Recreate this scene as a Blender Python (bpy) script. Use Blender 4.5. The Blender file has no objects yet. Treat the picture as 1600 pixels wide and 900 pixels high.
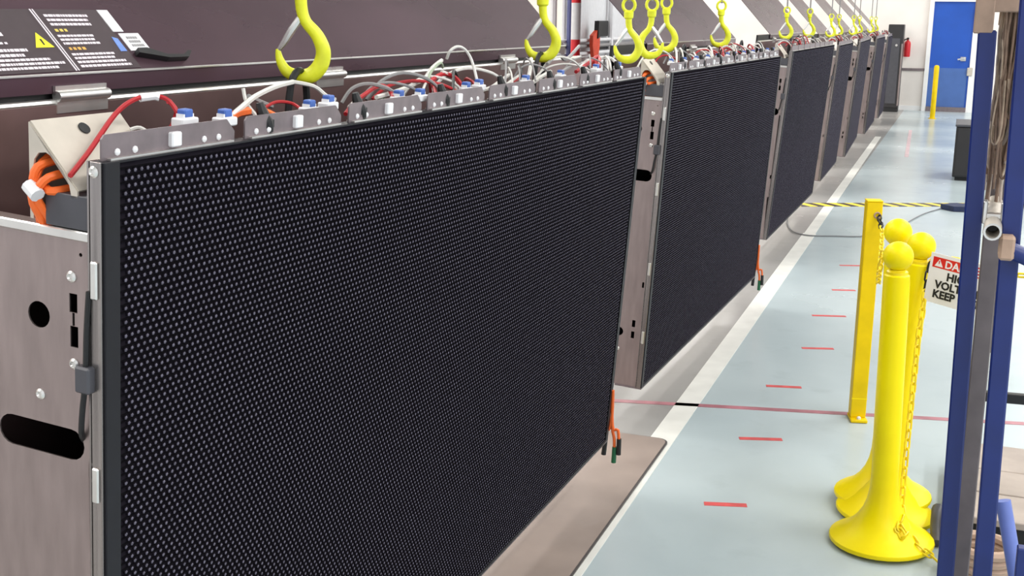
import bpy, bmesh, math, random
import numpy as np
from mathutils import Vector, Matrix

random.seed(7)
SC = bpy.context.scene
COL = SC.collection

# ------------------------------------------------------------------ camera, world, lights, exposure
cam_data = bpy.data.cameras.new('camera')
cam = bpy.data.objects.new('camera', cam_data)
COL.objects.link(cam)
cam_data.sensor_width = 36.0
cam_data.lens = 1850.0 / 1600.0 * 36.0
cam_data.clip_start = 0.02
cam_data.clip_end = 200
_r = Vector((0.93564452, 0.35275006, 0.01169293))
_d = Vector((0.08992559, -0.20622311, -0.97436411))
_f = Vector((-0.34129564, 0.91270994, -0.22467278))
cam.matrix_world = Matrix(((_r.x, -_d.x, -_f.x, 0.0), (_r.y, -_d.y, -_f.y, 0.0), (_r.z, -_d.z, -_f.z, 1.75), (0, 0, 0, 1)))
SC.camera = cam

world = bpy.data.worlds.new('hall_light')
SC.world = world
world.use_nodes = True
bg = world.node_tree.nodes['Background']
bg.inputs['Color'].default_value = (0.93, 0.96, 1.0, 1)
bg.inputs['Strength'].default_value = 0.88

SC.view_settings.view_transform = 'Standard'
SC.view_settings.look = 'None'
SC.view_settings.gamma = 1.0
SC.view_settings.use_curve_mapping = False
SC.view_settings.exposure = 0.30

LAMP_WATTS = 95.0
LAMP_Z = 5.6


def lamp(x, y):
    ld = bpy.data.lights.new('ceiling_lamp_light', 'AREA')
    ld.shape = 'RECTANGLE'
    ld.size = 0.5
    ld.size_y = 2.4
    ld.energy = LAMP_WATTS
    ld.color = (1.0, 0.97, 0.93)
    o = bpy.data.objects.new('ceiling_lamp_light', ld)
    o.location = (x, y, LAMP_Z)
    COL.objects.link(o)


for _x in (-6.8, -4.3, 2.3, 4.7):
    for _y in (-0.5, 4.0, 8.5, 13.0, 17.5, 22.0):
        lamp(_x, _y)


# ------------------------------------------------------------------ materials
def lin(c):
    return tuple(((v / 255.0) / 12.92 if v / 255.0 <= 0.04045 else ((v / 255.0 + 0.055) / 1.055) ** 2.4) for v in c)


def mat(name, rgb, rough=0.5, metal=0.0, noise=0.08, scale=12.0, bump=0.0, spec=0.5, coat=0.0, stretch=None, rvar=0.0):
    m = bpy.data.materials.new(name)
    m.use_nodes = True
    nt = m.node_tree
    b = nt.nodes['Principled BSDF']
    c = lin(rgb)
    b.inputs['Roughness'].default_value = rough
    b.inputs['Metallic'].default_value = metal
    b.inputs['Specular IOR Level'].default_value = spec
    b.inputs['Coat Weight'].default_value = coat
    b.inputs['Base Color'].default_value = (*c, 1)
    if noise > 0 or bump > 0 or rvar > 0:
        tc = nt.nodes.new('ShaderNodeTexCoord')
        mp = nt.nodes.new('ShaderNodeMapping')
        if stretch:
            mp.inputs['Scale'].default_value = stretch
        nz = nt.nodes.new('ShaderNodeTexNoise')
        nz.inputs['Scale'].default_value = scale
        nz.inputs['Detail'].default_value = 5
        nt.links.new(tc.outputs['Object'], mp.inputs['Vector'])
        nt.links.new(mp.outputs['Vector'], nz.inputs['Vector'])
        if noise > 0:
            rp = nt.nodes.new('ShaderNodeValToRGB')
            rp.color_ramp.elements[0].position = 0.3
            rp.color_ramp.elements[1].position = 0.7
            rp.color_ramp.elements[0].color = (*[max(0, v * (1 - noise)) for v in c], 1)
            rp.color_ramp.elements[1].color = (*[min(1, v * (1 + noise)) for v in c], 1)
            nt.links.new(nz.outputs['Fac'], rp.inputs['Fac'])
            nt.links.new(rp.outputs['Color'], b.inputs['Base Color'])
        if bump > 0:
            bp = nt.nodes.new('ShaderNodeBump')
            bp.inputs['Strength'].default_value = bump
            bp.inputs['Distance'].default_value = 0.003
            nt.links.new(nz.outputs['Fac'], bp.inputs['Height'])
            nt.links.new(bp.outputs['Normal'], b.inputs['Normal'])
        if rvar > 0:
            mr = nt.nodes.new('ShaderNodeMapRange')
            mr.inputs['To Min'].default_value = max(0.03, rough - rvar)
            mr.inputs['To Max'].default_value = min(1, rough + rvar)
            nt.links.new(nz.outputs['Fac'], mr.inputs['Value'])
            nt.links.new(mr.outputs['Result'], b.inputs['Roughness'])
    return m


M = {}
M['led_face'] = mat('matte_black_plastic', (31, 28, 34), 0.6, noise=0.1, scale=60, spec=0.0)
M['led'] = mat('smoky_led_lens', (96, 93, 106), 0.5, noise=0.4, scale=160, spec=0.04)
M['led_side'] = mat('black_led_package', (27, 24, 30), 0.7, noise=0.1, scale=80, spec=0.0)
M['louver'] = mat('black_louver_plastic', (18, 17, 20), 0.7, noise=0.1, scale=80, spec=0.0)
M['rubber'] = mat('black_rubber', (22, 22, 28), 0.5, spec=0.3, noise=0.1, scale=30)
M['steel'] = mat('brushed_stainless', (160, 146, 144), 0.40, 0.85, noise=0.10, scale=9, bump=0.05, stretch=(6, 6, 1), rvar=0.08)
M['steel_bright'] = mat('bright_zinc', (222, 220, 216), 0.3, 0.9, noise=0.06, scale=20, rvar=0.06)
M['rail'] = mat('side_rail_zinc', (150, 144, 142), 0.26, 0.9, noise=0.3, scale=3, stretch=(30, 30, 0.6), rvar=0.1)
M['grey_cable'] = mat('grey_cable_sheath', (120, 122, 124), 0.5, noise=0.05, scale=20)
M['zinc_dull'] = mat('dull_zinc_strip', (130, 119, 122), 0.45, 0.6, noise=0.14, scale=30, rvar=0.08)
M['chute'] = mat('pale_galvanised_sheet', (198, 190, 178), 0.5, 0.35, noise=0.06, scale=26, rvar=0.06)
M['lid'] = mat('dark_bronze_sheet', (86, 64, 73), 0.28, 0.5, noise=0.2, scale=1.6, bump=0.03, stretch=(1, 1, 3), spec=0.3, rvar=0.08)
M['inner'] = mat('inner_sheet_red_tint', (134, 108, 106), 0.36, 0.7, noise=0.22, scale=5, rvar=0.08)  # red reflections mixed into the sheet's base colour
M['dark_grey'] = mat('dark_grey_paint', (70, 70, 76), 0.45, noise=0.08, scale=20)
M['red'] = mat('red_wire', (178, 34, 42), 0.45, noise=0.08, scale=60)
M['white'] = mat('white_wire', (214, 212, 206), 0.5, noise=0.06, scale=60)
M['grey'] = mat('grey_wire', (140, 138, 138), 0.5, noise=0.08, scale=60)
M['green'] = mat('pale_green_wire', (158, 172, 148), 0.5, noise=0.08, scale=60)
M['orange'] = mat('orange_cable', (240, 108, 40), 0.5, noise=0.06, scale=60)
M['black'] = mat('black_sleeve', (20, 20, 22), 0.5, noise=0.1, scale=60)
M['white_plastic'] = mat('white_plastic', (226, 226, 228), 0.45, noise=0.04, scale=40)
M['blue_plastic'] = mat('blue_plug_plastic', (64, 100, 176), 0.45, noise=0.06, scale=40)
M['green_plastic'] = mat('green_plug_plastic', (20, 96, 60), 0.45, noise=0.06, scale=40)
M['hook'] = mat('yellow_green_hook_paint', (222, 226, 40), 0.4, noise=0.14, scale=30, bump=0.1, rvar=0.1)
M['yellow'] = mat('yellow_plastic', (255, 230, 0), 0.4, noise=0.05, scale=8, spec=0.25, rvar=0.06)
M['yellow_post'] = mat('yellow_post_paint', (232, 198, 0), 0.45, spec=0.25, noise=0.10, scale=9, rvar=0.08)
M['yellow_chain'] = mat('yellow_chain_plastic', (244, 216, 24), 0.4, noise=0.06, scale=40)
M['blue'] = mat('blue_frame_paint', (24, 42, 108), 0.4, noise=0.10, scale=14, rvar=0.08)
M['blue_light'] = mat('light_blue_pipe', (112, 130, 200), 0.4, noise=0.08, scale=14)
M['mast'] = mat('grey_mast_paint', (116, 108, 108), 0.45, 0.2, noise=0.12, scale=16, rvar=0.08)
M['cord'] = mat('brown_cord', (186, 164, 140), 0.8, noise=0.3, scale=30, bump=0.2)
M['cord2'] = mat('taupe_cord', (204, 190, 176), 0.8, noise=0.3, scale=30, bump=0.2)
M['cord3'] = mat('umber_cord', (140, 116, 98), 0.8, noise=0.3, scale=30, bump=0.2)
M['wall'] = mat('warm_white_wall_paint', (240, 234, 228), 0.55, noise=0.03, scale=3)
M['wall_low'] = mat('lower_wall_paint', (232, 226, 220), 0.5, noise=0.03, scale=3)
M['ceiling'] = mat('ceiling_white', (222, 222, 220), 0.8, noise=0.03, scale=3)
M['door'] = mat('blue_door_paint', (22, 80, 178), 0.4, noise=0.06, scale=4)
M['door_low'] = mat('blue_door_kick_plate', (70, 104, 168), 0.4, noise=0.06, scale=6)
M['trim'] = mat('white_frame_paint', (236, 236, 236), 0.45, noise=0.03, scale=6)
M['stripe'] = mat('white_lane_paint', (228, 228, 222), 0.35, noise=0.07, scale=7, spec=0.5, rvar=0.1)
M['dash'] = mat('red_tape', (206, 84, 84), 0.5, noise=0.2, scale=18)
M['redline'] = mat('faded_red_line', (172, 112, 122), 0.4, noise=0.25, scale=9)
M['pink'] = mat('worn_pink_line', (206, 178, 184), 0.35, noise=0.2, scale=9)
M['mat'] = mat('taupe_floor_mat', (148, 134, 126), 0.5, noise=0.10, scale=5, bump=0.05, rvar=0.06)
M['mat_edge'] = mat('dark_mat_edge', (74, 70, 70), 0.5, noise=0.1, scale=9)
M['platform'] = mat('grey_brown_platform', (164, 152, 144), 0.6, noise=0.12, scale=8, bump=0.05)
M['hazard_yellow'] = mat('hazard_tape_yellow', (236, 214, 70), 0.4, noise=0.12, scale=14)
M['hazard_black'] = mat('hazard_tape_black', (66, 58, 54), 0.4, noise=0.12, scale=14)
M['sign_white'] = mat('white_sign_board', (236, 234, 236), 0.4, noise=0.03, scale=10)
M['sign_red'] = mat('red_sign_band', (214, 38, 34), 0.4, noise=0.05, scale=10)
M['ink'] = mat('black_print', (22, 22, 24), 0.6, noise=0.0)
M['print_white'] = mat('white_print', (226, 216, 222), 0.6, noise=0.06, scale=80)
M['print_yellow'] = mat('yellow_print', (226, 200, 96), 0.6, noise=0.1, scale=80)
M['print_amber'] = mat('amber_print', (224, 172, 84), 0.6, noise=0.1, scale=80)
M['print_blue'] = mat('blue_print', (110, 142, 210), 0.6, noise=0.1, scale=80)
M['warn_yellow'] = mat('warning_yellow', (240, 236, 40), 0.5, noise=0.05, scale=40)
M['label_dark'] = mat('dark_label_film', (76, 64, 68), 0.42, 0.3, noise=0.06, scale=40)
M['crate'] = mat('black_cabinet_paint', (40, 38, 40), 0.4, noise=0.1, scale=8)
M['red_bright'] = mat('bright_red_paint', (214, 40, 50), 0.4, noise=0.06, scale=20)
M['tan'] = mat('tan_clamp', (176, 148, 128), 0.55, noise=0.12, scale=20)
M['machine'] = mat('brown_grey_machine', (112, 98, 92), 0.5, 0.2, noise=0.18, scale=6)


def floor_material():
    m = bpy.data.materials.new('epoxy_floor')
    m.use_nodes = True
    nt = m.node_tree
    b = nt.nodes['Principled BSDF']
    tc = nt.nodes.new('ShaderNodeTexCoord')
    sp = nt.nodes.new('ShaderNodeSeparateXYZ')
    nt.links.new(tc.outputs['Object'], sp.inputs['Vector'])
    # bay paint darkened with the panels' shadow left of the stripe, aisle paint right
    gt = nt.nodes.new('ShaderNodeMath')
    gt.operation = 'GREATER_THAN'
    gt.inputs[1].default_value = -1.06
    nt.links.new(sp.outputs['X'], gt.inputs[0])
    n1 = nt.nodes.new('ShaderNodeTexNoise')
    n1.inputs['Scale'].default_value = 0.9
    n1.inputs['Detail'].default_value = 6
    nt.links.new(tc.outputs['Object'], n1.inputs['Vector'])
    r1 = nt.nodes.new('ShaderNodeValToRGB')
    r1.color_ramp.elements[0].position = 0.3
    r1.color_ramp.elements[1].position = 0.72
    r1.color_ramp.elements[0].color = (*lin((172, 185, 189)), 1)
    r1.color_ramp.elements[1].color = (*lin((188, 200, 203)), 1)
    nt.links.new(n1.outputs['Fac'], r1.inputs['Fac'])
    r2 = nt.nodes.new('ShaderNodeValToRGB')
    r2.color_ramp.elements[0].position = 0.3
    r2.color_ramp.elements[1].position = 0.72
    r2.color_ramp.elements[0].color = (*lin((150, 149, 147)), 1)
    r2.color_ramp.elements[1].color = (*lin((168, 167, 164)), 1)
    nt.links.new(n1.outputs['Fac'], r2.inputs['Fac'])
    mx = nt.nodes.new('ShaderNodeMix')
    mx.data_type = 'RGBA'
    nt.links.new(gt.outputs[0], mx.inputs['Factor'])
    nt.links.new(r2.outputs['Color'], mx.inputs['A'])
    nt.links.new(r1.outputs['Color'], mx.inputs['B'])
    # small scuffs
    n2 = nt.nodes.new('ShaderNodeTexNoise')
    n2.inputs['Scale'].default_value = 5
    n2.inputs['Detail'].default_value = 8
    nt.links.new(tc.outputs['Object'], n2.inputs['Vector'])
    r3 = nt.nodes.new('ShaderNodeValToRGB')
    r3.color_ramp.elements[0].position = 0.28
    r3.color_ramp.elements[1].position = 0.42
    r3.color_ramp.elements[0].color = (0.93, 0.93, 0.93, 1)
    r3.color_ramp.elements[1].color = (1, 1, 1, 1)
    nt.links.new(n2.outputs['Fac'], r3.inputs['Fac'])
    mu = nt.nodes.new('ShaderNodeMix')
    mu.data_type = 'RGBA'
    mu.blend_type = 'MULTIPLY'
    mu.inputs['Factor'].default_value = 1
    nt.links.new(mx.outputs['Result'], mu.inputs['A'])
    nt.links.new(r3.outputs['Color'], mu.inputs['B'])
    nt.links.new(mu.outputs['Result'], b.inputs['Base Color'])
    mr = nt.nodes.new('ShaderNodeMapRange')
    mr.inputs['To Min'].default_value = 0.16
    mr.inputs['To Max'].default_value = 0.34
    nt.links.new(n1.outputs['Fac'], mr.inputs['Value'])
    nt.links.new(mr.outputs['Result'], b.inputs['Roughness'])
    b.inputs['Specular IOR Level'].default_value = 0.3
    bp = nt.nodes.new('ShaderNodeBump')
    bp.inputs['Strength'].default_value = 0.02
    bp.inputs['Distance'].default_value = 0.01
    n3 = nt.nodes.new('ShaderNodeTexNoise')
    n3.inputs['Scale'].default_value = 5
    nt.links.new(tc.outputs['Object'], n3.inputs['Vector'])
    nt.links.new(n3.outputs['Fac'], bp.inputs['Height'])
    nt.links.new(bp.outputs['Normal'], b.inputs['Normal'])
    return m


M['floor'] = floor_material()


# ------------------------------------------------------------------ mesh helpers
class MB:
    def __init__(self):
        self.v, self.f = [], []

    def add(self, vs, fs):
        n = len(self.v)
        self.v += [tuple(p) for p in vs]
        self.f += [tuple(n + i for i in q) for q in fs]
        return self

    def box(self, x0, x1, y0, y1, z0, z1, ch=0.0):
        if ch <= 0:
            vs = [(x, y, z) for z in (z0, z1) for y in (y0, y1) for x in (x0, x1)]
            fs = [(0, 2, 3, 1), (4, 5, 7, 6), (0, 1, 5, 4), (2, 6, 7, 3), (0, 4, 6, 2), (1, 3, 7, 5)]
            return self.add(vs, fs)
        bm = bmesh.new()
        bmesh.ops.create_cube(bm, size=1)
        for v in bm.verts:
            v.co = Vector(((x0 + x1) / 2 + v.co.x * (x1 - x0), (y0 + y1) / 2 + v.co.y * (y1 - y0), (z0 + z1) / 2 + v.co.z * (z1 - z0)))
        bmesh.ops.bevel(bm, geom=list(bm.edges), offset=ch, segments=1, affect='EDGES')
        bm.verts.index_update()
        self.add([v.co[:] for v in bm.verts], [[v.index for v in f.verts] for f in bm.faces])
        bm.free()
        return self

    def bar(self, a, b, w, h, up=(0, 0, 1), ch=0.0):
        a, b = Vector(a), Vector(b)
        t = (b - a).normalized()
        u = Vector(up)
        if abs(t.dot(u)) > 0.95:
            u = Vector((0, 1, 0))
        s = t.cross(u).normalized()
        n = s.cross(t).normalized()
        mb = MB().box(-w / 2, w / 2, 0, (b - a).length, -h / 2, h / 2, ch)
        return self.add([a + s * p[0] + t * p[1] + n * p[2] for p in mb.v], mb.f)

    def tube(self, pts, r, n=8, smooth=0, caps=True, closed=False):
        P = [Vector(p) for p in pts]
        rr = list(r) if isinstance(r, (list, tuple)) else [r] * len(P)
        if smooth:
            Q, R2 = [], []
            m = len(P)
            for i in range(m - 1):
                p0, p1, p2, p3 = P[max(i - 1, 0)], P[i], P[i + 1], P[min(i + 2, m - 1)]
                for k in range(smooth):
                    t = k / smooth
                    Q.append(0.5 * ((2 * p1) + (p2 - p0) * t + (2 * p0 - 5 * p1 + 4 * p2 - p3) * t * t + (3 * p1 - p0 - 3 * p2 + p3) * t ** 3))
                    R2.append(rr[i] * (1 - t) + rr[i + 1] * t)
            Q.append(P[-1])
            R2.append(rr[-1])
            P, rr = Q, R2
        m = len(P)
        vs, fs = [], []
        nrm = None
        for i in range(m):
            if closed:
                t = (P[(i + 1) % m] - P[i - 1]).normalized()
            else:
                t = (P[min(i + 1, m - 1)] - P[max(i - 1, 0)]).normalized()
            if nrm is None:
                ref = Vector((0, 0, 1)) if abs(t.z) < 0.9 else Vector((1, 0, 0))
                nrm = (ref - t * ref.dot(t)).normalized()
            else:
                nrm = (nrm - t * nrm.dot(t)).normalized()
            b = t.cross(nrm)
            for k in range(n):
                a = 2 * math.pi * k / n
                vs.append(P[i] + (nrm * math.cos(a) + b * math.sin(a)) * rr[i])
        rng = m if closed else m - 1
        for i in range(rng):
            j = (i + 1) % m
            for k in range(n):
                k2 = (k + 1) % n
                fs.append((i * n + k, i * n + k2, j * n + k2, j * n + k))
        if caps and not closed:
            fs.append(tuple(range(n - 1, -1, -1)))
            fs.append(tuple(range((m - 1) * n, m * n)))
        return self.add(vs, fs)

    def lathe(self, prof, c=(0, 0, 0), n=24):
        vs, fs = [], []
        m = len(prof)
        for r, z in prof:
            for k in range(n):
                a = 2 * math.pi * k / n
                vs.append((c[0] + max(r, 1e-5) * math.cos(a), c[1] + max(r, 1e-5) * math.sin(a), c[2] + z))
        for i in range(m - 1):
            for k in range(n):
                k2 = (k + 1) % n
                fs.append((i * n + k, i * n + k2, (i + 1) * n + k2, (i + 1) * n + k))
        fs.append(tuple(range(n - 1, -1, -1)))
        fs.append(tuple(range((m - 1) * n, m * n)))
        return self.add(vs, fs)

    def prism(self, poly, mapf, d0, d1):
        n = len(poly)
        vs = [mapf(p[0], p[1], d0) for p in poly] + [mapf(p[0], p[1], d1) for p in poly]
        fs = [tuple(range(n)), tuple(range(2 * n - 1, n - 1, -1))]
        for i in range(n):
            j = (i + 1) % n
            fs.append((j, i, n + i, n + j))
        return self.add(vs, fs)

    def mesh(self, name, smooth=False, material=None):
        me = bpy.data.meshes.new(name)
        me.from_pydata(self.v, [], self.f)
        bm = bmesh.new()
        bm.from_mesh(me)
        bmesh.ops.recalc_face_normals(bm, faces=bm.faces)
        bm.to_mesh(me)
        bm.free()
        if material:
            me.materials.append(material)
        if smooth:
            for p in me.polygons:
                p.use_smooth = True
            try:
                me.set_sharp_from_angle(angle=math.radians(40))
            except Exception:
                pass
        return me

    def build(self, name, material, parent=None, smooth=False):
        return link(name, self.mesh(name, smooth, M[material] if isinstance(material, str) else material), parent)


def link(name, me, parent=None, loc=None, rot=None, label=None):
    o = bpy.data.objects.new(name, me)
    COL.objects.link(o)
    if parent is not None:
        o.parent = parent
    if loc is not None:
        o.location = loc
    if rot is not None:
        o.rotation_euler = rot
    if label:
        o['label'] = label
    return o


def empty(name, loc=(0, 0, 0), rz=0.0):
    o = bpy.data.objects.new(name, None)
    COL.objects.link(o)
    o.empty_display_size = 0.1
    o.location = loc
    o.rotation_euler = (0, 0, rz)
    return o


def tag(o, label, cat, group=None):
    o['label'] = label
    o['category'] = cat
    if group:
        o['group'] = group
    return o


def structure(o, label=None):
    o['kind'] = 'structure'
    if label:
        o['label'] = label
    return o


KIDS = {}


def copy_tree(o, parent=None):
    c = o.copy()
    COL.objects.link(c)
    if parent is not None:
        c.parent = parent
    for ch in KIDS.get(o.name, []):
        copy_tree(ch, c)
    return c


def index_kids():
    KIDS.clear()
    for ob in bpy.data.objects:
        if ob.parent is not None:
            KIDS.setdefault(ob.parent.name, []).append(ob)


def circle(cx, cz, r, n=20):
    return [(cx + r * math.cos(2 * math.pi * k / n), cz + r * math.sin(2 * math.pi * k / n)) for k in range(n)]


def rect(x0, x1, z0, z1):
    return [(x0, z0), (x1, z0), (x1, z1), (x0, z1)]


def stadium(x0, x1, zc, r, n=9):
    pts = []
    for k in range(n):
        a = -math.pi / 2 + math.pi * k / (n - 1)
        pts.append((x1 - r + r * math.cos(a), zc + r * math.sin(a)))
    for k in range(n):
        a = math.pi / 2 + math.pi * k / (n - 1)
        pts.append((x0 + r + r * math.cos(a), zc + r * math.sin(a)))
    return pts


def holed_plate(outer, holes, half, mapf):
    """a sheet cut by holes: 2D outline filled and extruded, then carried to 3D by mapf(u, v, depth)"""
    cu = bpy.data.curves.new('sheet', 'CURVE')
    cu.dimensions = '2D'
    cu.fill_mode = 'BOTH'
    cu.extrude = half
    for poly in [outer] + holes:
        s = cu.splines.new('POLY')
        s.points.add(len(poly) - 1)
        for p, q in zip(s.points, poly):
            p.co = (q[0], q[1], 0, 1)
        s.use_cyclic_u = True
    ob = bpy.data.objects.new('sheet', cu)
    COL.objects.link(ob)
    dg = bpy.context.evaluated_depsgraph_get()
    me = bpy.data.meshes.new_from_object(ob.evaluated_get(dg))
    mb = MB()
    mb.add([mapf(*v.co) for v in me.vertices], [tuple(p.vertices) for p in me.polygons])
    bpy.data.objects.remove(ob)
    bpy.data.curves.remove(cu)
    bpy.data.meshes.remove(me)
    return mb


def text_mesh(body, size, mapf, material, align='LEFT', depth=0.0006, bold=0.0):
    cu = bpy.data.curves.new('print', 'FONT')
    cu.body = body
    cu.size = size
    cu.align_x = align
    cu.extrude = depth
    cu.offset = bold
    cu.resolution_u = 2
    ob = bpy.data.objects.new('print', cu)
    COL.objects.link(ob)
    dg = bpy.context.evaluated_depsgraph_get()
    me = bpy.data.meshes.new_from_object(ob.evaluated_get(dg))
    mb = MB()
    mb.add([mapf(*v.co) for v in me.vertices], [tuple(p.vertices) for p in me.polygons])
    bpy.data.objects.remove(ob)
    bpy.data.meshes.remove(me)
    return mb


# ------------------------------------------------------------------ setting
WALL_Y = 25.0
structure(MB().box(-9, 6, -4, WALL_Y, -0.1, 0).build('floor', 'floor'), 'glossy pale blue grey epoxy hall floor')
floor = bpy.data.objects['floor']
structure(MB().box(-9, 6, WALL_Y, WALL_Y + 0.2, 0, 6.2).build('wall_back', 'wall'), 'warm white painted wall at the far end')
wall_back = bpy.data.objects['wall_back']
structure(MB().box(-9.2, -9, -4, WALL_Y + 0.2, 0, 6.2).build('wall_left', 'wall'), 'pale wall behind the row of panels')
structure(MB().box(-9.2, 6, -4, WALL_Y + 0.2, 6.2, 6.3).build('ceiling', 'ceiling'), 'white ceiling above the hall')
# dado strip and lower band of the far wall
MB().box(-9, -0.72, WALL_Y - 0.012, WALL_Y, 0.0, 0.77).build('lower_band', 'wall_low', wall_back)
MB().box(-9, -0.72, WALL_Y - 0.03, WALL_Y, 0.77, 0.82).build('dado_rail', 'dark_grey' if False else 'zinc_dull', wall_back)
structure(MB().box(-9, -0.72, WALL_Y - 0.02, WALL_Y - 0.012, 0, 0.09).build('baseboard_back', 'trim'))
# door in the far wall
door = structure(empty('door_1', (-0.3, WALL_Y, 0)), 'blue door with white frame in the far wall')
MB().box(-0.36, 0.38, -0.05, 0.0, 0.09, 2.1).build('door_leaf', 'door', door)
MB().box(-0.37, 0.345, -0.056, -0.05, 0.09, 0.84).build('kick_plate', 'door_low', door)
fr = MB().box(-0.44, -0.36, -0.09, 0.0, 0.0, 2.2).box(0.38, 0.5, -0.09, 0.0, 0.0, 2.2).box(-0.36, 0.38, -0.09, 0.0, 2.1, 2.2)
fr.build('door_frame', 'trim', door)
MB().box(-0.36, 0.38, -0.10, 0.0, 0.0, 0.09).build('threshold', 'zinc_dull', door)
hd = MB().box(0.20, 0.30, -0.075, -0.05, 0.98, 1.06, 0.005).tube([(0.27, -0.075, 1.03), (0.27, -0.12, 1.03), (0.15, -0.12, 1.01)], 0.016)
hd.build('door_handle', 'steel_bright', door)
MB().box(0.34, 0.44, -0.11, -0.09, 0.70, 0.86, 0.01).build('strike_box', 'chute', door)

# painted lines on the floor
ZT = 0.0015


def strip(a, b, w, z0=0.0, z1=ZT):
    a, b = Vector((*a, 0)), Vector((*b, 0))
    t = (b - a).normalized()
    s = Vector((-t.y, t.x, 0)) * (w / 2)
    poly = [a - s, b - s, b + s, a + s]
    return MB().add([(p.x, p.y, z) for z in (z0, z1) for p in poly], [(0, 3, 2, 1), (4, 5, 6, 7), (0, 1, 5, 4), (1, 2, 6, 5), (2, 3, 7, 6), (3, 0, 4, 7)])


strip((-1.04, 0.2), (-1.09, 10.0), 0.105).build('lane_stripe', 'stripe', floor)
strip((-1.09, 10.0), (-1.15, 19.0), 0.09).build('lane_stripe', 'stripe', floor)
for a, b in (((-0.757, 4.076), (-0.607, 4.119)), ((-0.76, 4.823), (-0.587, 4.878)), ((-0.769, 5.615), (-0.605, 5.655)), ((-0.694, 6.377), (-0.532, 6.43)),
             ((-0.731, 7.143), (-0.538, 7.2)), ((-0.692, 7.905), (-0.546, 7.95)), ((-0.725, 8.75), (-0.583, 8.8)), ((-0.73, 3.3), (-0.59, 3.345))):
    strip(a, b, 0.032).build('red_dash', 'dash', floor)
strip((-2.4, 4.885), (0.9, 5.615), 0.042).build('red_line', 'redline', floor)
strip((-0.612, 16.3), (-0.738, 20.4), 0.05).build('pink_line', 'pink', floor)
# hazard tape across the aisle: slanted yellow and black blocks
A, B = Vector((-1.75, 11.38)), Vector((0.75, 12.54))
t2 = (B - A).normalized()
s2 = Vector((-t2.y, t2.x))
step = 0.080
for k in range(int((B - A).length / step)):
    p = A + t2 * step * k
    sh = t2 * 0.07
    q = [p - s2 * 0.105, p + t2 * step - s2 * 0.105, p + t2 * step + s2 * 0.105 - sh, p + s2 * 0.105 - sh]
    MB().add([(v.x, v.y, z) for z in (0.0, 0.003) for v in q], [(0, 3, 2, 1), (4, 5, 6, 7), (0, 1, 5, 4), (1, 2, 6, 5), (2, 3, 7, 6), (3, 0, 4, 7)]).build(
        'hazard_tape', 'hazard_black' if k % 2 else 'hazard_yellow', floor)


# ------------------------------------------------------------------ LED display panels
PH = 1.345          # height of the face
PL = 2.60           # length of the prototype
PD = 0.245          # depth of the tray
LEAN = math.radians(47)


def led_mesh(L):
    hp, vp = 0.0130, 0.0105
    ny = int((L - 0.075) / hp)
    nz = int((PH - 0.016) / vp)
    ys = 0.042 + hp * np.arange(ny)
    zs = 0.016 + vp * np.arange(nz)
    Y, Z = np.meshgrid(ys, zs)
    off = (np.arange(nz) % 2) * hp / 2
    Y = Y + off[:, None]
    C = np.stack([Y.ravel(), Z.ravel()], 1)
    n = len(C)
    ring = 5
    a = 2 * np.pi * np.arange(ring) / ring
    base = np.stack([np.full(ring, -0.004), 0.0034 * np.cos(a), 0.0034 * np.sin(a)], 1)
    mid = np.stack([np.full(ring, 0.0002), 0.0032 * np.cos(a), 0.0032 * np.sin(a)], 1)
    tip = np.array([[0.0012, 0, 0]])
    one = np.concatenate([base, mid, tip])
    f = []
    for k in range(ring):
        k2 = (k + 1) % ring
        f += [(k, k2, ring + k2), (k, ring + k2, ring + k), (ring + k, ring + k2, 2 * ring)]
    f = np.array(f)
    nv = len(one)
    V = one[None] + np.concatenate([np.zeros((n, 1)), C], 1)[:, None, :]
    F = f[None] + (np.arange(n) * nv)[:, None, None]
    V = V.reshape(-1, 3)
    F = F.reshape(-1, 3)
    me = bpy.data.meshes.new('led_lamps')
    me.vertices.add(len(V))
    me.vertices.foreach_set('co', V.ravel())
    me.loops.add(F.size)
    me.loops.foreach_set('vertex_index', F.ravel().astype(np.int32))
    me.polygons.add(len(F))
    me.polygons.foreach_set('loop_start', (3 * np.arange(len(F))).astype(np.int32))
    me.update(calc_edges=True)
    cap = np.tile(np.array([0, 0, 1], np.int32), n * ring)
    me.materials.append(M['led_side'])
    me.materials.append(M['led'])
    me.polygons.foreach_set('material_index', cap)
    me.validate()
    return me


LED_ME = led_mesh(PL)
_lv = MB()
for k in range(int((PH - 0.016) / 0.0105)):
    z = 0.016 + 0.0105 * k + 0.0044
    _lv.add([(-0.004, 0.034, z), (-0.004, PL - 0.03, z), (-0.0012, PL - 0.03, z - 0.0006), (-0.0012, 0.034, z - 0.0006), (-0.004, 0.034, z + 0.0012), (-0.004, PL - 0.03, z + 0.0012)],
            [(0, 1, 2, 3), (3, 2, 5, 4), (0, 3, 4), (1, 5, 2)])
LOUVER_ME = _lv.mesh('louvers', False, M['louver'])

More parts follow.
